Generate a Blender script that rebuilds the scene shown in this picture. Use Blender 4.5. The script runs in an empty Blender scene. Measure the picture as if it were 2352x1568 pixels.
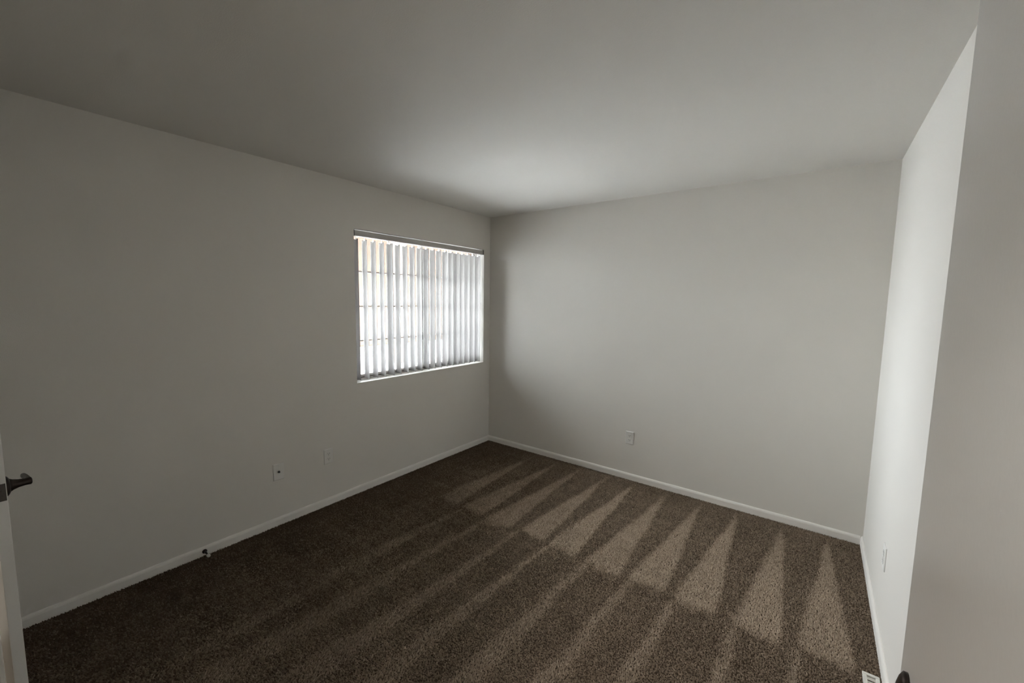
import bpy, bmesh, math, random
import numpy as np
from mathutils import Vector, Matrix

random.seed(7)
rng = np.random.default_rng(11)
S = bpy.context.scene
COL = S.collection

# ---------------------------------------------------------------- camera
CAM_H = 1.565
F_PX, YAW, PITCH, ROLL = 940.37, math.radians(36.891), math.radians(5.708), math.radians(0.819)
fw = Vector((-math.sin(YAW) * math.cos(PITCH), math.cos(YAW) * math.cos(PITCH), -math.sin(PITCH)))
rt = Vector((math.cos(YAW), math.sin(YAW), 0.0))
up = rt.cross(fw)
rt2 = rt * math.cos(ROLL) + up * math.sin(ROLL)
up2 = -rt * math.sin(ROLL) + up * math.cos(ROLL)
cd = bpy.data.cameras.new('camera')
cd.sensor_fit = 'HORIZONTAL'; cd.sensor_width = 36.0
cd.lens = F_PX / 2352 * 36.0
cd.clip_start = 0.01
cam = bpy.data.objects.new('camera', cd); COL.objects.link(cam)
M4 = Matrix.Identity(4)
for i in range(3):
    M4[i][0] = rt2[i]; M4[i][1] = up2[i]; M4[i][2] = -fw[i]
M4[0][3], M4[1][3], M4[2][3] = 0.0, 0.0, CAM_H
cam.matrix_world = M4
S.camera = cam

# ---------------------------------------------------------------- light and exposure
SKY_L, GROUND_L, SUN_E = 22.0, 12.0, 95.0
world = bpy.data.worlds.new('sky'); S.world = world; world.use_nodes = True
wn = world.node_tree; wn.nodes.clear()
w_out = wn.nodes.new('ShaderNodeOutputWorld'); w_bg = wn.nodes.new('ShaderNodeBackground')
w_tc = wn.nodes.new('ShaderNodeTexCoord'); w_sep = wn.nodes.new('ShaderNodeSeparateXYZ')
w_mr = wn.nodes.new('ShaderNodeMapRange'); w_mix = wn.nodes.new('ShaderNodeMix')
w_mix.data_type = 'RGBA'
w_mr.inputs[1].default_value = -0.02; w_mr.inputs[2].default_value = 0.02
w_mix.inputs[6].default_value = (0.98 * GROUND_L, 0.98 * GROUND_L, 1.02 * GROUND_L, 1)   # sunlit pale pavement
w_mix.inputs[7].default_value = (0.945 * SKY_L, 0.985 * SKY_L, 1.07 * SKY_L, 1)   # bright hazy sky
wn.links.new(w_tc.outputs['Generated'], w_sep.inputs[0])
wn.links.new(w_sep.outputs[2], w_mr.inputs[0])
wn.links.new(w_mr.outputs[0], w_mix.inputs[0])
wn.links.new(w_mix.outputs[2], w_bg.inputs[0])
w_bg.inputs[1].default_value = 1.0
wn.links.new(w_bg.outputs[0], w_out.inputs[0])

sd = bpy.data.lights.new('sun', 'SUN'); sd.energy = SUN_E; sd.angle = math.radians(0.53)
sd.color = (1.0, 0.98, 0.955)
sun = bpy.data.objects.new('sun', sd); COL.objects.link(sun)
sun.rotation_euler = (0, math.radians(45), math.radians(-6))     # shines over the roof, away from the window wall

S.view_settings.view_transform = 'Standard'
S.view_settings.look = 'None'
S.view_settings.gamma = 1.0
S.view_settings.use_curve_mapping = False
S.view_settings.exposure = 0.67
S.cycles.max_bounces = 7
S.cycles.diffuse_bounces = 4
S.cycles.transmission_bounces = 8
S.cycles.transparent_max_bounces = 12
S.cycles.use_denoising = True
S.cycles.use_adaptive_sampling = False
S.cycles.use_light_tree = False

# ---------------------------------------------------------------- room measures (metres)
XL, XR, YB, YN, ZC = -2.885, 0.326, 3.4285, -0.02, 2.44
TW = 0.15
WY0, WY1, WZ0, WZ1 = 1.815, 3.330, 0.893, 2.095

pd = bpy.data.lights.new('window_portal', 'AREA')
pd.shape = 'RECTANGLE'; pd.size = WY1 - WY0; pd.size_y = WZ1 - WZ0
pd.cycles.is_portal = True
portal = bpy.data.objects.new('window_portal', pd); COL.objects.link(portal)
portal.location = (XL - TW - 0.01, (WY0 + WY1) / 2, (WZ0 + WZ1) / 2)
portal.rotation_euler = (math.pi / 2, 0, -math.pi / 2)

# ---------------------------------------------------------------- materials
def nmat(name):
    m = bpy.data.materials.new(name); m.use_nodes = True
    nt = m.node_tree
    return m, nt, nt.nodes['Principled BSDF']

def mat(name, col, rough=0.6, metal=0.0, bump=0.0, scale=200.0, var=0.0, vscale=3.0, spec=0.5):
    m, nt, b = nmat(name)
    b.inputs['Base Color'].default_value = (*col, 1)
    b.inputs['Roughness'].default_value = rough
    b.inputs['Metallic'].default_value = metal
    b.inputs['Specular IOR Level'].default_value = spec
    tc = nt.nodes.new('ShaderNodeTexCoord')
    if bump:
        n = nt.nodes.new('ShaderNodeTexNoise'); n.inputs['Scale'].default_value = scale
        n.inputs['Detail'].default_value = 3
        bp = nt.nodes.new('ShaderNodeBump'); bp.inputs['Strength'].default_value = bump
        bp.inputs['Distance'].default_value = 0.002
        nt.links.new(tc.outputs['Object'], n.inputs['Vector'])
        nt.links.new(n.outputs['Fac'], bp.inputs['Height'])
        nt.links.new(bp.outputs['Normal'], b.inputs['Normal'])
    if var:
        n = nt.nodes.new('ShaderNodeTexNoise'); n.inputs['Scale'].default_value = vscale
        mr = nt.nodes.new('ShaderNodeMapRange')
        mr.inputs[3].default_value = 1 - var; mr.inputs[4].default_value = 1 + var
        mx = nt.nodes.new('ShaderNodeMix'); mx.data_type = 'RGBA'; mx.blend_type = 'MULTIPLY'
        mx.inputs[0].default_value = 1.0
        mx.inputs[6].default_value = (*col, 1)
        nt.links.new(tc.outputs['Object'], n.inputs['Vector'])
        nt.links.new(n.outputs['Fac'], mr.inputs[0])
        nt.links.new(mr.outputs[0], mx.inputs[7])
        nt.links.new(mx.outputs[2], b.inputs['Base Color'])
    return m

WALL = (0.775, 0.743, 0.688)
M_WALL = mat('wall_paint', WALL, 0.85, bump=0.25, scale=260, var=0.012, spec=0.2)
M_CEIL = mat('ceiling_paint', (0.745, 0.718, 0.668), 0.9, bump=0.35, scale=200, var=0.012, spec=0.2)
M_TRIM = mat('trim_paint', (0.86, 0.83, 0.78), 0.45, bump=0.05, scale=60, spec=0.3)
M_DOOR = mat('door_paint', (0.84, 0.825, 0.79), 0.27, bump=0.06, scale=120, var=0.01, spec=0.5)
M_BRONZE = mat('dark_bronze', (0.055, 0.042, 0.036), 0.38, metal=0.85, bump=0.05, scale=90)
M_STEEL = mat('dull_nickel', (0.12, 0.11, 0.10), 0.45, metal=0.9, bump=0.05, scale=90)
M_PLATE = mat('white_plastic', (0.80, 0.78, 0.74), 0.4, bump=0.02, scale=80)
M_BLACK = mat('black_slot', (0.012, 0.011, 0.010), 0.5, bump=0.02, scale=80)
M_RUBBER = mat('white_rubber', (0.78, 0.75, 0.70), 0.7, bump=0.05, scale=200)
M_ALU = mat('white_aluminium', (0.62, 0.60, 0.56), 0.45, bump=0.03, scale=90)
M_ALUD = mat('grey_track', (0.16, 0.14, 0.125), 0.5, bump=0.03, scale=90)
M_RAIL = mat('headrail_metal', (0.50, 0.47, 0.44), 0.5, bump=0.03, scale=90)
M_REG = mat('register_enamel', (0.74, 0.72, 0.66), 0.4, bump=0.03, scale=90)
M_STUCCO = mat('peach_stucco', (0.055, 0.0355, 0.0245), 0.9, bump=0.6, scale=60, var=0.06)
M_PAVE = mat('pavement', (0.675, 0.675, 0.685), 0.9, bump=0.3, scale=40, var=0.05, vscale=0.5)
M_EAVE = mat('eave_paint', (0.5, 0.46, 0.40), 0.8, bump=0.2, scale=60)
M_ROOF = mat('roof_tile', (0.25, 0.12, 0.08), 0.8, bump=0.4, scale=30, var=0.1)
M_DARKGLASS = mat('dark_window_glass', (0.05, 0.06, 0.07), 0.15, bump=0.01, scale=10)

def slat_mat():
    m = bpy.data.materials.new('vinyl_slat'); m.use_nodes = True
    nt = m.node_tree; nt.nodes.clear()
    o = nt.nodes.new('ShaderNodeOutputMaterial')
    d = nt.nodes.new('ShaderNodeBsdfDiffuse'); t = nt.nodes.new('ShaderNodeBsdfTranslucent')
    mx = nt.nodes.new('ShaderNodeMixShader'); tc = nt.nodes.new('ShaderNodeTexCoord')
    n = nt.nodes.new('ShaderNodeTexNoise'); n.inputs['Scale'].default_value = 40
    cr = nt.nodes.new('ShaderNodeMix'); cr.data_type = 'RGBA'
    cr.inputs[6].default_value = (0.40, 0.386, 0.372, 1); cr.inputs[7].default_value = (0.44, 0.426, 0.412, 1)
    nt.links.new(tc.outputs['Object'], n.inputs['Vector']); nt.links.new(n.outputs['Fac'], cr.inputs[0])
    nt.links.new(cr.outputs[2], d.inputs[0]); nt.links.new(cr.outputs[2], t.inputs[0])
    mx.inputs[0].default_value = 0.33
    nt.links.new(d.outputs[0], mx.inputs[1]); nt.links.new(t.outputs[0], mx.inputs[2])
    nt.links.new(mx.outputs[0], o.inputs[0])
    return m
M_SLAT = slat_mat()

def glass_mat():
    m = bpy.data.materials.new('window_glass'); m.use_nodes = True
    nt = m.node_tree; nt.nodes.clear()
    o = nt.nodes.new('ShaderNodeOutputMaterial')
    t = nt.nodes.new('ShaderNodeBsdfTransparent'); g = nt.nodes.new('ShaderNodeBsdfGlossy')
    f = nt.nodes.new('ShaderNodeFresnel'); mx = nt.nodes.new('ShaderNodeMixShader')
    t.inputs[0].default_value = (0.93, 0.95, 0.94, 1); g.inputs['Roughness'].default_value = 0.02
    f.inputs[0].default_value = 1.35
    nt.links.new(f.outputs[0], mx.inputs[0]); nt.links.new(t.outputs[0], mx.inputs[1])
    nt.links.new(g.outputs[0], mx.inputs[2]); nt.links.new(mx.outputs[0], o.inputs[0])
    return m
M_GLASS = glass_mat()

def carpet_mat():
    m, nt, b = nmat('carpet_fibre')
    a = nt.nodes.new('ShaderNodeAttribute'); a.attribute_name = 'nap'
    mx = nt.nodes.new('ShaderNodeMix'); mx.data_type = 'RGBA'
    mx.inputs[6].default_value = (0.092, 0.062, 0.039, 1)     # nap brushed away, and shade painted in at the left
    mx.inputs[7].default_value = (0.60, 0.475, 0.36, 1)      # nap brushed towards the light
    nt.links.new(a.outputs['Fac'], mx.inputs[0])
    nt.links.new(mx.outputs[2], b.inputs['Base Color'])
    b.inputs['Roughness'].default_value = 0.95
    b.inputs['Specular IOR Level'].default_value = 0.1
    return m
M_CARPET = carpet_mat()
M_BACKING = mat('carpet_backing', (0.085, 0.062, 0.044), 0.95, bump=0.5, scale=150, var=0.1, vscale=60, spec=0.1)

# ---------------------------------------------------------------- mesh helpers
def bx(bm, x0, x1, y0, y1, z0, z1, bev=0.0):
    r = bmesh.ops.create_cube(bm, size=1.0)
    vs = r['verts']
    for v in vs:
        v.co = Vector(((x0 + x1) / 2 + v.co.x * (x1 - x0), (y0 + y1) / 2 + v.co.y * (y1 - y0),
                       (z0 + z1) / 2 + v.co.z * (z1 - z0)))
    if bev:
        es = list({e for v in vs for e in v.link_edges})
        bmesh.ops.bevel(bm, geom=es, offset=bev, segments=2, affect='EDGES', profile=0.5)
    return bm

def box(*a, **k):
    bm = bmesh.new(); return bx(bm, *a, **k)

def loft(bm, rings, cap=True):
    prev = None; first = None
    for ring in rings:
        vs = [bm.verts.new(p) for p in ring]
        if prev:
            n = len(vs)
            for i in range(n):
                bm.faces.new((prev[i], prev[(i + 1) % n], vs[(i + 1) % n], vs[i]))
        else:
            first = vs
        prev = vs
    if cap:
        bm.faces.new(list(reversed(first))); bm.faces.new(prev)
    bmesh.ops.recalc_face_normals(bm, faces=bm.faces)
    return bm

def lathe(axis_o, axis_d, prof, n=20, bm=None):
    """profile [(distance along axis, radius)] turned around an axis"""
    bm = bm or bmesh.new()
    d = Vector(axis_d).normalized(); o = Vector(axis_o)
    u = d.orthogonal().normalized(); w = d.cross(u)
    rings = [[o + d * t + (u * math.cos(2 * math.pi * i / n) + w * math.sin(2 * math.pi * i / n)) * max(r, 1e-4)
              for i in range(n)] for t, r in prof]
    return loft(bm, rings)

def tube(pts, radii, n=12, flat=(1.0, 1.0), bm=None):
    bm = bm or bmesh.new(); rings = []
    pts = [Vector(p) for p in pts]
    for i, p in enumerate(pts):
        d = (pts[min(i + 1, len(pts) - 1)] - pts[max(i - 1, 0)]).normalized()
        u = Vector((0, 0, 1)).cross(d)
        u = u.normalized() if u.length > 1e-4 else Vector((1, 0, 0))
        w = d.cross(u)
        rings.append([p + (u * flat[0] * math.cos(2 * math.pi * k / n) + w * flat[1] * math.sin(2 * math.pi * k / n)) * radii[i]
                      for k in range(n)])
    return loft(bm, rings)

def obj(name, bm, m, parent=None, smooth=False):
    me = bpy.data.meshes.new(name)
    bm.to_mesh(me); bm.free()
    if smooth:
        for p in me.polygons: p.use_smooth = True
    if m: me.materials.append(m)
    o = bpy.data.objects.new(name, me); COL.objects.link(o)
    if parent: o.parent = parent
    return o

def tag(o, label=None, cat=None, group=None, kind=None):
    if label: o['label'] = label
    if cat: o['category'] = cat
    if group: o['group'] = group
    if kind: o['kind'] = kind
    return o

def empty(name, loc=(0, 0, 0), rz=0.0):
    o = bpy.data.objects.new(name, None); COL.objects.link(o)
    o.location = loc; o.rotation_euler = (0, 0, rz); o.empty_display_size = 0.05
    return o

def slab_with_holes(axis, c0, c1, a0, a1, z0, z1, holes):
    """wall slab (thickness c0..c1 on the given axis) around rectangular openings, cut into clean boxes"""
    bm = bmesh.new()
    acuts = sorted({a0, a1, *[h[0] for h in holes], *[h[1] for h in holes]})
    for s, e in zip(acuts[:-1], acuts[1:]):
        zs = [(z0, z1)]
        for h in holes:
            if h[0] <= s + 1e-6 and h[1] >= e - 1e-6:
                zs = [q for q in ((z0, h[2]), (h[3], z1)) if q[1] - q[0] > 1e-4]
        for q in zs:
            if axis == 'x': bx(bm, c0, c1, s, e, *q)
            else: bx(bm, s, e, c0, c1, *q)
    return bm

# ---------------------------------------------------------------- the room shell
HY = -1.25        # far side of the hall behind the two doors
tag(obj('wall_left', slab_with_holes('x', XL - TW, XL, HY - 0.1, YB + TW, 0, ZC, [(WY0, WY1, WZ0, WZ1)]), M_WALL),
    'long off-white wall on the left with the window near its far end', 'wall', kind='structure')
tag(obj('wall_back', box(XL, XR, YB, YB + TW, 0, ZC), M_WALL),
    'plain off-white far wall with a single outlet, facing the doorway', 'wall', kind='structure')
tag(obj('wall_right', box(XR, XR + TW, HY - 0.1, YB + TW, 0, ZC), M_WALL),
    'bright narrow-looking wall on the right, lit by the window opposite', 'wall', kind='structure')
E_X0, E_X1 = -0.735, 0.195      # entry opening
D_X0, D_X1 = -2.835, -2.045     # second opening, by the left wall
DH = 2.04
tag(obj('wall_front', slab_with_holes('y', YN - 0.115, YN, XL, XR, 0, ZC,
        [(D_X0, D_X1, 0, DH), (E_X0, E_X1, 0, DH)]), M_WALL),
    'off-white wall with two door openings beside the viewpoint', 'wall', kind='structure')
tag(obj('wall_hall', box(XL, XR, HY - 0.1, HY, 0, ZC), M_WALL),
    'hall wall behind the viewpoint', 'wall', kind='structure')
tag(obj('ceiling', box(XL - TW, XR + TW, HY - 0.1, YB + TW, ZC, ZC + 0.1), M_CEIL),
    'plain off-white ceiling over the whole room', 'ceiling', kind='structure')
FLOOR = tag(obj('floor', box(XL - TW, XR + TW, HY - 0.1, YB + TW, -0.1, 0), M_BACKING),
    'brown carpeted floor with vacuum stripes', 'floor', kind='structure')

# carpet pile: real tufts, their nap brushed into wedges by the vacuum cleaner
def pile():
    step = 0.0068
    xs = np.arange(XL + 0.004, XR - 0.003, step); ys = np.arange(YN - 0.1, YB - 0.003, step)
    X, Y = np.meshgrid(xs, ys); X = X.ravel(); Y = Y.ravel(); n = X.size
    X = X + rng.uniform(-.45, .45, n) * step; Y = Y + rng.uniform(-.45, .45, n) * step
    X = np.clip(X, XL + .003, XR - .003); Y = np.clip(Y, YN - .1, YB - .004)
    def fbm(x, y, s, seed):
        r = np.random.default_rng(seed); out = np.zeros_like(x)
        for k in range(5):
            a = r.uniform(0, 6.28, 3); f = s * (1.0 + 0.6 * k)
            out += np.sin(f * (x * math.cos(a[0]) + y * math.sin(a[0])) + a[1]) * np.cos(f * .7 * (y * math.cos(a[0]) - x * math.sin(a[0])) + a[2]) / (1 + .5 * k)
        return out / 2.2
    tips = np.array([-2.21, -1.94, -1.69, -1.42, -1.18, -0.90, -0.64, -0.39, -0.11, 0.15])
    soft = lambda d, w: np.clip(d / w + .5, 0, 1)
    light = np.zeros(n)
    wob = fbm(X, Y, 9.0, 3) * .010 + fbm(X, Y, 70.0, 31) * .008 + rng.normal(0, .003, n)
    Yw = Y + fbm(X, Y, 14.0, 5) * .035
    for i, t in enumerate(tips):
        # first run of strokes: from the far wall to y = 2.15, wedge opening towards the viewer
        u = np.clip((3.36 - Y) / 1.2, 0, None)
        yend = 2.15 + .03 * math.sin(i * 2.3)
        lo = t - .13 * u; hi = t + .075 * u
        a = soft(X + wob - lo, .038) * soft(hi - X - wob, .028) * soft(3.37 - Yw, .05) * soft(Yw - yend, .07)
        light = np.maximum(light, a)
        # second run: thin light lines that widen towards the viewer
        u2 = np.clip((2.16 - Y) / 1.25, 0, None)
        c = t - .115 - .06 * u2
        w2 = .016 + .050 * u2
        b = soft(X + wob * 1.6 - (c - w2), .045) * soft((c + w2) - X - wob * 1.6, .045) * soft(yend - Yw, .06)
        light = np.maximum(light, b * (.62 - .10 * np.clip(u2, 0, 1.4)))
    # strokes run out towards the left wall
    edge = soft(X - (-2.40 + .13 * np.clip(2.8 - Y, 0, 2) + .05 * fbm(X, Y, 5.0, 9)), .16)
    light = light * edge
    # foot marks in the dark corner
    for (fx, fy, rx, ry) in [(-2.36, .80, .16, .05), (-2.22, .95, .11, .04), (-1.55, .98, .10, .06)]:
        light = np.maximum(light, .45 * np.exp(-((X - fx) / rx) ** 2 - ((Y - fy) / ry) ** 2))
    shade_ramp = np.clip((X + 2.9) / 1.5, 0, 1)  # room shade towards the left wall, painted into the nap colour
    base = .03 + .265 * shade_ramp + .05 * fbm(X, Y, 6.0, 21) + .05 * fbm(X, Y, 28.0, 22)
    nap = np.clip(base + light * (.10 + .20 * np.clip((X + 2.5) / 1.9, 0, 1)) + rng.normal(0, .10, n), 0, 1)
    h = rng.uniform(.006, .0105, n)
    lean = np.where(light > .4, .0025, -.0030)
    tx = X + rng.normal(0, .0022, n); ty = Y + lean + rng.normal(0, .0022, n)
    tx = np.clip(tx, XL + .002, XR - .002); ty = np.minimum(ty, YB - .003)
    ang = rng.uniform(0, 6.28, n); r0 = .0052
    co = np.zeros((n, 4, 3), np.float32)
    for k in range(3):
        co[:, k, 0] = X + r0 * np.cos(ang + k * 2.0944); co[:, k, 1] = Y + r0 * np.sin(ang + k * 2.0944)
        co[:, k, 2] = 0.0005
    co[:, :3, 0] = np.clip(co[:, :3, 0], XL + .001, XR - .001); co[:, :3, 1] = np.minimum(co[:, :3, 1], YB - .001)
    co[:, 3, 0] = tx; co[:, 3, 1] = ty; co[:, 3, 2] = h
    idx = (np.arange(n) * 4)[:, None]
    tri = np.concatenate([idx + np.array([[0, 1, 3]]), idx + np.array([[1, 2, 3]]), idx + np.array([[2, 0, 3]])], 1).reshape(-1)
    me = bpy.data.meshes.new('carpet_pile')
    me.vertices.add(n * 4); me.vertices.foreach_set('co', co.reshape(-1))
    me.loops.add(tri.size); me.loops.foreach_set('vertex_index', tri.astype(np.int32))
    nf = n * 3
    me.polygons.add(nf); me.polygons.foreach_set('loop_start', (np.arange(nf) * 3).astype(np.int32))
    me.polygons.foreach_set('loop_total', np.full(nf, 3, np.int32))
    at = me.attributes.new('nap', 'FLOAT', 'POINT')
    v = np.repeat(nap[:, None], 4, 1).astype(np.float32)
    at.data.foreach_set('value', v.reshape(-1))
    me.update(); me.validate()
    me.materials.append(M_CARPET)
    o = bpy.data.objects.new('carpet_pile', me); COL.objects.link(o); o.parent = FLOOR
    tag(o, 'brown cut-pile carpet brushed into vacuum stripes', kind='stuff')
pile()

# baseboards: low flat board with an eased top edge
def board_profile(h=0.060, t=0.013):
    return [(0, 0), (t, 0), (t, h - .016), (t - .002, h - .008), (t - .006, h - .002), (t - .009, h), (0, h)]

def baseboard(name, p0, p1, inward, label):
    bm = bmesh.new()
    p0, p1, q = Vector(p0), Vector(p1), Vector(inward)
    loft(bm, [[p + q * a + Vector((0, 0, b)) for a, b in board_profile()] for p in (p0, p1)])
    return tag(obj(name, bm, M_TRIM), label, 'baseboard', kind='structure')
baseboard('baseboard_left', (XL, YN, 0), (XL, YB, 0), (1, 0, 0), 'low white baseboard along the wall under the window')
baseboard('baseboard_back', (XL + .013, YB, 0), (XR - .013, YB, 0), (0, -1, 0), 'low white baseboard along the far wall')
baseboard('baseboard_right', (XR, YN, 0), (XR, YB, 0), (-1, 0, 0), 'low white baseboard along the bright right wall')

# door casings on the room side of the front wall
def casing(name, x0, x1, label):
    e = empty(name, ((x0 + x1) / 2, YN, 0)); tag(e, label, 'door casing', kind='structure')
    ox, oy = e.location.x, e.location.y
    for a, b in ((x0 - .045, x0), (x1, x1 + .045)):
        obj('casing_leg', box(a - ox, b - ox, 0, .012, 0, DH + .045, bev=.003), M_TRIM, e)
    obj('casing_head', box(x0 - ox, x1 - ox, 0, .012, DH, DH + .045, bev=.003), M_TRIM, e)
    for a, b in ((x0, x0 + .004), (x1 - .004, x1)):
        obj('jamb', box(a - ox, b - ox, -.115, 0, 0, DH), M_TRIM, e)
casing('trim_1', E_X0, E_X1, 'white casing around the doorway the view is taken from')
casing('trim_2', D_X0, D_X1, 'white casing around the other doorway, by the left wall')

# ---------------------------------------------------------------- window
def build_window():
    W = empty('window_1', (XL, (WY0 + WY1) / 2, WZ0))
    tag(W, 'sliding window with white grids set into the left wall behind the blind', 'window', kind='structure')
    oy = W.location.y
    B = lambda x0, x1, y0, y1, z0, z1, **k: box(x0 - XL, x1 - XL, y0 - oy, y1 - oy, z0 - WZ0, z1 - WZ0, **k)
    xa, xb = XL - .150, XL - .098          # depth of the frame
    fr = .014
    for nm, a in (('frame_side', (xa, xb, WY0, WY0 + fr, WZ0, WZ1)), ('frame_side', (xa, xb, WY1 - fr, WY1, WZ0, WZ1)),
                  ('frame_head', (xa, xb, WY0 + fr, WY1 - fr, WZ1 - fr, WZ1)),
                  ('frame_sill', (xa, xb, WY0 + fr, WY1 - fr, WZ0, WZ0 + .022))):
        obj(nm, B(*a, bev=.002), M_ALU, W)
    obj('track', B(xb - .030, xb - .004, WY0 + fr, WY1 - fr, WZ0 + .022, WZ0 + .030), M_ALUD, W)
    ym = 2.575
    for k, (y0, y1, x0, x1) in enumerate(((WY0 + fr, ym + .018, xb - .026, xb - .006), (ym - .018, WY1 - fr, xa + .006, xa + .024))):
        sash = obj('sash', bmesh.new(), M_ALU, W)
        bm = bmesh.new(); st = .020; z0, z1 = WZ0 + .028, WZ1 - fr
        bx(bm, x0 - XL, x1 - XL, y0 - oy, y0 + st - oy, z0 - WZ0, z1 - WZ0)
        bx(bm, x0 - XL, x1 - XL, y1 - st - oy, y1 - oy, z0 - WZ0, z1 - WZ0)
        bx(bm, x0 - XL, x1 - XL, y0 + st - oy, y1 - st - oy, z0 - WZ0, z0 + st - WZ0)
        bx(bm, x0 - XL, x1 - XL, y0 + st - oy, y1 - st - oy, z1 - st - WZ0, z1 - WZ0)
        bm.to_mesh(sash.data); bm.free()
        xm = (x0 + x1) / 2
        gy0, gy1, gz0, gz1 = y0 + st, y1 - st, z0 + st, z1 - st
        cols, rows = 2, 4
        g = .011
        for r in range(1, rows):
            z = gz0 + (gz1 - gz0) * r / rows
            obj('muntin', B(xm - .007, xm + .007, gy0, gy1, z - g / 2, z + g / 2), M_ALU, sash)
        for r in range(rows):
            za = gz0 + (gz1 - gz0) * r / rows + (g / 2 if r else 0); zb = gz0 + (gz1 - gz0) * (r + 1) / rows - (g / 2 if r < 3 else 0)
            yc = (gy0 + gy1) / 2
            obj('muntin', B(xm - .0065, xm + .0065, yc - g / 2, yc + g / 2, za, zb), M_ALU, sash)
            for (pa, pb) in ((gy0, yc - g / 2), (yc + g / 2, gy1)):
                obj('pane', B(xm - .0015, xm + .0015, pa, pb, za, zb), M_GLASS, sash)
        if k == 0:
            # sash latch on the meeting stile: a small black tilted lever on a plate
            bm = bmesh.new()
            bx(bm, x1 - XL, x1 + .006 - XL, ym - .004 - oy, ym + .014 - oy, 1.185 - WZ0, 1.255 - WZ0)
            lt = obj('latch', bm, M_ALUD, W)
            bm = tube([(x1 + .004 - XL, ym + .002 - oy, 1.225 - WZ0), (x1 + .020 - XL, ym + .012 - oy, 1.212 - WZ0),
                       (x1 + .026 - XL, ym + .034 - oy, 1.192 - WZ0)], [.006, .0065, .005], n=8)
            obj('latch_lever', bm, M_BLACK, lt, smooth=True)
    # painted sill board lining the bottom of the opening
    obj('sill', B(xb, XL + .002, WY0 + .001, WY1 - .001, WZ0, WZ0 + .006, bev=.002), M_TRIM, W)
build_window()

# ---------------------------------------------------------------- vertical blind
def build_blind():
    xc = XL - .048
    R = empty('vertical_blind', (xc, WY0 + .02, WZ0 + .01))
    tag(R, 'white vertical blind with nineteen open slats hanging in the window', 'blind')
    o = Vector(R.location)
    zt0, zt1 = 2.043, 2.086
    def L(bm):
        bmesh.ops.translate(bm, verts=bm.verts, vec=-o); return bm
    obj('headrail', L(box(XL - .050, XL - .006, WY0 + .010, WY1 - .008, zt0, zt1, bev=.003)), M_RAIL, R)
    for y in (WY0 + .004, WY1 - .008):
        obj('end_cap', L(box(XL - .052, XL - .004, y, y + .006, zt0 - .002, zt1 + .001)), M_ALUD, R)
    n = 19; w = .089; z0, z1 = WZ0 + .018, 2.026
    # one curved slat, about its own hanging axis
    def slat_mesh():
        bm = bmesh.new(); seg = 8; t = .0011
        zs = [z0 - o.z, z1 - o.z]
        loop = []
        for s in range(seg + 1):
            a = -w / 2 + w * s / seg; c = .010 * (1 - (2 * s / seg - 1) ** 2)
            loop.append((a, c))
        ring = [(a, c + t / 2) for a, c in loop] + [(a, c - t / 2) for a, c in reversed(loop)]
        loft(bm, [[Vector((a, c - .003, z)) for a, c in ring] for z in zs])
        me = bpy.data.meshes.new('slat'); bm.to_mesh(me); bm.free(); me.materials.append(M_SLAT)
        for p in me.polygons: p.use_smooth = len(p.vertices) == 4
        return me
    def clip_mesh():
        bm = bmesh.new()
        bx(bm, -.010, .010, -.0025, .0025, z1 - .006 - o.z, z1 + .006 - o.z)
        bx(bm, -.003, .003, -.0015, .0015, z1 + .004 - o.z, zt0 + .003 - o.z)
        me = bpy.data.meshes.new('clip'); bm.to_mesh(me); bm.free(); me.materials.append(M_PLATE)
        return me
    sm, cm = slat_mesh(), clip_mesh()
    pitch = (WY1 - WY0 - .012) / n
    for i in range(n):
        y = WY0 + .006 + pitch * (i + .5)
        # local x runs from the outdoor edge to the room edge
        a = math.radians(-6.5 + random.uniform(-1.5, 1.5))
        if i == 4: a = math.radians(1)
        if i == 9: a = math.radians(-3)
        s = bpy.data.objects.new('slat', sm); COL.objects.link(s); s.parent = R
        s.location = (0, y - o.y, 0); s.rotation_euler = (0, 0, a)
        c = bpy.data.objects.new('clip', cm); COL.objects.link(c); c.parent = s
build_blind()

# ---------------------------------------------------------------- wall plates
def plate_base(e, m=None):
    # local frame: plate lies in the x-z plane, faces +y, centre at the origin
    bm = bmesh.new()
    loft(bm, [[(-.035, 0, -.057), (.035, 0, -.057), (.035, 0, .057), (-.035, 0, .057)],
              [(-.035, .003, -.057), (.035, .003, -.057), (.035, .003, .057), (-.035, .003, .057)],
              [(-.031, .0062, -.053), (.031, .0062, -.053), (.031, .0062, .053), (-.031, .0062, .053)]])
    return obj('plate', bm, M_PLATE, e)

def outlet(loc, rz, label):
    e = empty('power_outlet', loc, rz); tag(e, label, 'outlet', 'duplex power outlets on the walls')
    plate_base(e)
    for s in (-1, 1):
        zc = .0195 * s
        bm = bmesh.new()
        pts = []
        for k in range(24):
            a = 2 * math.pi * k / 24
            pts.append((.0172 * math.cos(a), max(-.0135, min(.0135, .0172 * math.sin(a)))))
        loft(bm, [[(x, .005, zc + z) for x, z in pts], [(x * .96, .0078, zc + z * .96) for x, z in pts]])
        f = obj('receptacle', bm, M_PLATE, e)
        for dx, hh in ((-.0063, .0042), (.0063, .0034)):
            obj('slot', box(dx - .0012, dx + .0012, .0070, .0081, zc + .003 - hh, zc + .003 + hh), M_BLACK, f)
        obj('ground_hole', lathe((0, .0070, zc - .0075), (0, 1, 0), [(0, .0024), (.0011, .0024)], 10), M_BLACK, f)
    obj('screw', lathe((0, .0058, 0), (0, 1, 0), [(0, .0032), (.0010, .0030), (.0014, .001)], 10), M_PLATE, e)
    return e

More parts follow.
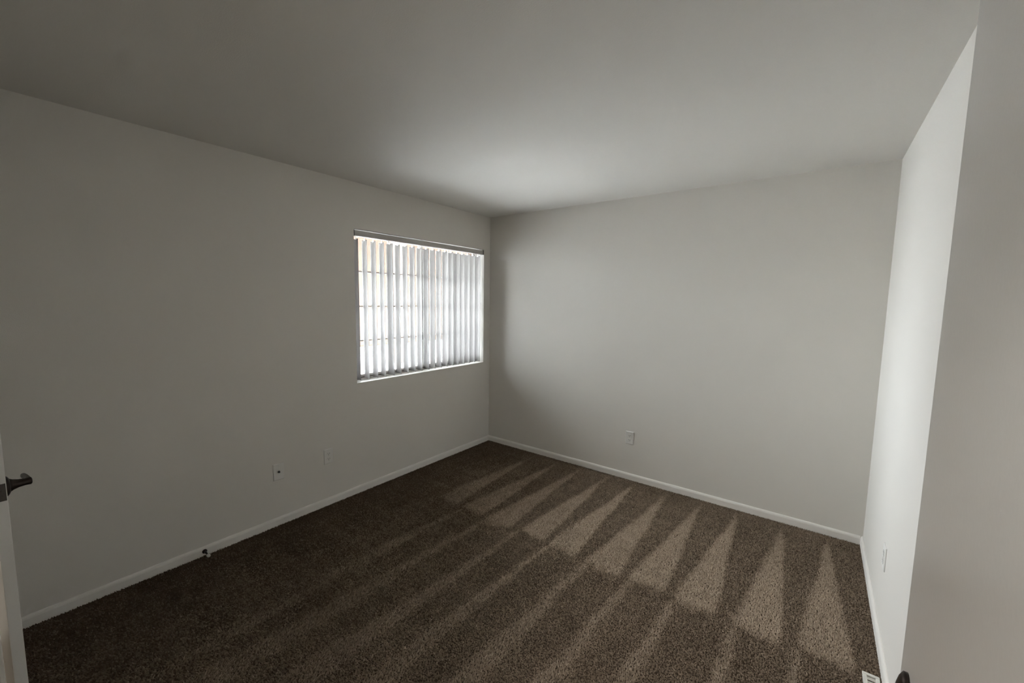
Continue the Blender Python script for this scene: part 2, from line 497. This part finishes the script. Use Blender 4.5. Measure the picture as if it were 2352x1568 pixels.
outlet((XL, 1.560, .3805), -math.pi / 2, 'white duplex outlet on the window wall, right of the cable plate')
outlet((-1.2635, YB, .380), math.pi, 'white duplex outlet low on the far wall')
outlet((XR, 2.535, .380), math.pi / 2, 'white outlet on the bright right wall, seen almost edge-on')

def cable_plate():
    e = empty('cable_plate', (XL, 1.2045, .379), -math.pi / 2)
    tag(e, 'white wall plate with one black cable socket, low on the window wall', 'wall plate')
    plate_base(e)
    c = obj('cable_socket', lathe((0, .0055, 0), (0, 1, 0), [(0, .0075), (.003, .0075), (.003, .0052), (.011, .0052), (.0112, .001)], 14), M_BLACK, e, smooth=False)
    obj('nut', lathe((0, .0055, 0), (0, 1, 0), [(0, .0085), (.0022, .0085)], 6), M_BLACK, c)
    for z in (-.042, .042):
        obj('screw', lathe((0, .0058, z), (0, 1, 0), [(0, .0032), (.0010, .0030), (.0014, .001)], 10), M_PLATE, e)
cable_plate()

# ---------------------------------------------------------------- door stop on the left baseboard
def door_stop():
    e = empty('door_stop', (XL + .013, .762, .032))
    tag(e, 'small dark door stop with a white tip on the left baseboard', 'door stop')
    obj('base', lathe((0, 0, 0), (1, 0, 0), [(0, .013), (.004, .013), (.009, .009), (.012, .006)], 16), M_BRONZE, e, smooth=True)
    obj('rod', lathe((0, 0, 0), (1, 0, 0), [(.010, .0058), (.030, .0050), (.052, .0050), (.056, .0068), (.060, .0068)], 14), M_BRONZE, e, smooth=True)
    obj('rubber_tip', lathe((0, 0, 0), (1, 0, 0), [(.060, .0092), (.070, .0098), (.076, .0080), (.078, .003)], 16), M_RUBBER, e, smooth=True)
door_stop()

# ---------------------------------------------------------------- floor register by the right wall
def floor_register():
    x1, y1 = XR - .020, 2.192
    wd, ln, zt = .056, .305, .016
    e = empty('floor_register', (x1 - wd / 2, y1 - ln / 2, 0))
    tag(e, 'white metal floor register set in the carpet against the right baseboard', 'floor vent')
    hx, hy = wd / 2, ln / 2
    fr = obj('frame', bmesh.new(), M_REG, e)
    bm = bmesh.new(); b = .014
    for a in ((-hx, hx, -hy, -hy + b), (-hx, hx, hy - b, hy), (-hx, -hx + b, -hy + b, hy - b), (hx - b, hx, -hy + b, hy - b)):
        bx(bm, *a, 0.001, zt, bev=.002)
    bm.to_mesh(fr.data); bm.free()
    obj('duct_well', box(-hx + b, hx - b, -hy + b, hy - b, 0.0005, .0035), M_BLACK, e)
    n = 12
    for i in range(n):
        y = -hy + b + (ln - 2 * b) * (i + .5) / n
        s = obj('louver', box(-hx + b, hx - b, -.0052, .0052, -.0006, .0006), M_REG, e)
        s.location = (0, y, .0095); s.rotation_euler = (math.radians(38), 0, 0)
floor_register()

# ---------------------------------------------------------------- doors
def handle(parent, org, out, along, tall=1.0):
    """lever handle: rosette on the door face, neck, lever turned along the door"""
    out, along, o = Vector(out), Vector(along), Vector(org)
    bm = lathe((0, 0, 0), out, [(0, .034), (.005, .034), (.009, .030), (.012, .024), (.0135, .018)], 32)
    for v in bm.verts:
        v.co.z *= tall
        v.co += o
    h = obj('rosette', bm, M_BRONZE, parent, smooth=True)
    obj('neck', lathe(o, out, [(.010, .024), (.019, .018), (.032, .0135), (.046, .0120), (.058, .0130), (.061, .009)], 20), M_BRONZE, h, smooth=True)
    pts, rad = [], []
    for k in range(9):
        t = k / 8
        p = o + out * (.051 + .004 * math.sin(t * 3.1)) + along * (-.008 + .112 * t) + Vector((0, 0, -.003 * t - .001))
        pts.append(p); rad.append(.0120 - .003 * t if 0 < k < 8 else .005)
    obj('lever', tube(pts, rad, n=14, flat=(.75, 1.0)), M_BRONZE, h, smooth=True)
    return h

def door(name, loc, rz, width, thick, label, hz, swing, tall=1.0):
    """hinge axis at the origin, leaf along +x, room face at y = 0, leaf behind it (y < 0) times swing"""
    e = empty(name, loc, rz); tag(e, label, 'door', kind='structure')
    y0, y1 = sorted((0, -thick * swing))
    obj('leaf', box(0.003, width, y0, y1, .018, DH - .012, bev=.0015), M_DOOR, e)
    ym = (y0 + y1) / 2
    bm = box(width - .0005, width + .0012, ym - .0125, ym + .0125, hz - .0285, hz + .0285, bev=.0004)
    lp = obj('latch_plate', bm, M_STEEL, e)
    obj('latch_bolt', box(width + .001, width + .009, ym - .006, ym + .006, hz - .010, hz + .010, bev=.002), M_STEEL, lp)
    handle(e, (width - .062, y1, hz), (0, 1, 0), (-1, 0, 0), tall)
    handle(e, (width - .062, y0, hz), (0, -1, 0), (-1, 0, 0), tall)
    for z in (.25, 1.05, 1.80):
        obj('hinge', lathe((0.0, .004 * swing, z - .045), (0, 0, 1), [(0, .005), (.09, .005)], 10), M_BRONZE, e)
    return e

# entry door: swung open against the right wall, its face close beside the viewpoint
YE = 0.945
xf = YE * math.tan(math.radians(9.45))
door('door_1', (xf + .035, YE - .90, 0), math.radians(90), .90, .035,
     'white entry door swung open beside the bright right wall, close to the viewpoint', .901, -1, 1.92)
# the other door: ajar, hinged next to the left wall, seen on its latch edge
ex, ey = -2.062, .0375
hw = .755
ang = math.radians(4.0)
door('door_2', (ex - hw * math.cos(ang), ey - hw * math.sin(ang), 0), ang, hw, .029,
     'white door standing ajar at the left with a dark lever and latch plate', .927, 1)

# ---------------------------------------------------------------- lamp added in the hall, out of view, to brighten the doors
def lamp_mat():
    m = bpy.data.materials.new('hall_fill_glow'); m.use_nodes = True
    nt = m.node_tree; nt.nodes.clear()
    o = nt.nodes.new('ShaderNodeOutputMaterial'); em = nt.nodes.new('ShaderNodeEmission')
    em.inputs[0].default_value = (1.0, 0.98, 0.95, 1); em.inputs[1].default_value = 66.0
    nt.links.new(em.outputs[0], o.inputs[0])
    return m
lamp = empty('added_hall_lamp', (-.60, -.72, ZC))
tag(lamp, 'unseen round ceiling lamp added in the hall to brighten the doors', 'lamp')
obj('lamp_base', lathe((0, 0, 0), (0, 0, -1), [(0, .15), (.02, .15), (.03, .14)], 28), M_ALU, lamp, smooth=True)
obj('lamp_shade', lathe((0, 0, 0), (0, 0, -1), [(.028, .138), (.055, .128), (.080, .100), (.096, .058), (.101, .010)], 28), lamp_mat(), lamp, smooth=True)

# ---------------------------------------------------------------- outdoors seen between the slats, plus unseen roofs added for shade
tag(obj('ground', box(-60, XL - TW, -50, 60, -.35, -.15), M_PAVE), 'pale pavement outside the window', 'ground', kind='structure')
tag(obj('sky_block_overhang', box(XL - TW - 1.9, XL - TW, -3, 8, ZC + .1, ZC + .3), M_EAVE),  # out of view; added to cut light from the high sky
    'unseen roof overhang added above the window to block high sky', 'roof overhang', kind='structure')

def neighbour():
    e = empty('neighbor_building', (-13.0, 19.0, -.15))
    tag(e, 'peach stucco building across the yard, seen between the blind slats', 'building')
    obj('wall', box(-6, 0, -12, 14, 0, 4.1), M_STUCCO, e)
    rf = obj('roof', bmesh.new(), M_ROOF, e)
    bm = loft(bmesh.new(), [[(-6.8, y, 4.1), (0, y, 4.1), (0, y, 4.4), (-3.0, y, 5.0), (-6.8, y, 4.25)] for y in (-12.6, 14.6)])
    bm.to_mesh(rf.data); bm.free()
    obj('shading_porch_roof', box(0, 4.2, -12.4, 14.4, 4.15, 4.35), M_ROOF, e)  # added above the view to keep the stucco wall in shade
    for y in (-12, -7, -2, 3, 8, 13):  # supports for the added porch roof
        obj('column', box(3.8, 4.1, y - .15, y + .15, 0, 4.15, bev=.02), M_STUCCO, e)
    for y in (2, 7, 11):
        for z in (1.2,):
            w = obj('window', box(-.02, .03, y - .7, y + .7, z, z + 1.2), M_ALU, e)
            for s in (-1, 1):
                obj('pane', box(.03, .035, y + s * .33 - .29, y + s * .33 + .29, z + .08, z + 1.12), M_DARKGLASS, w)
neighbour()
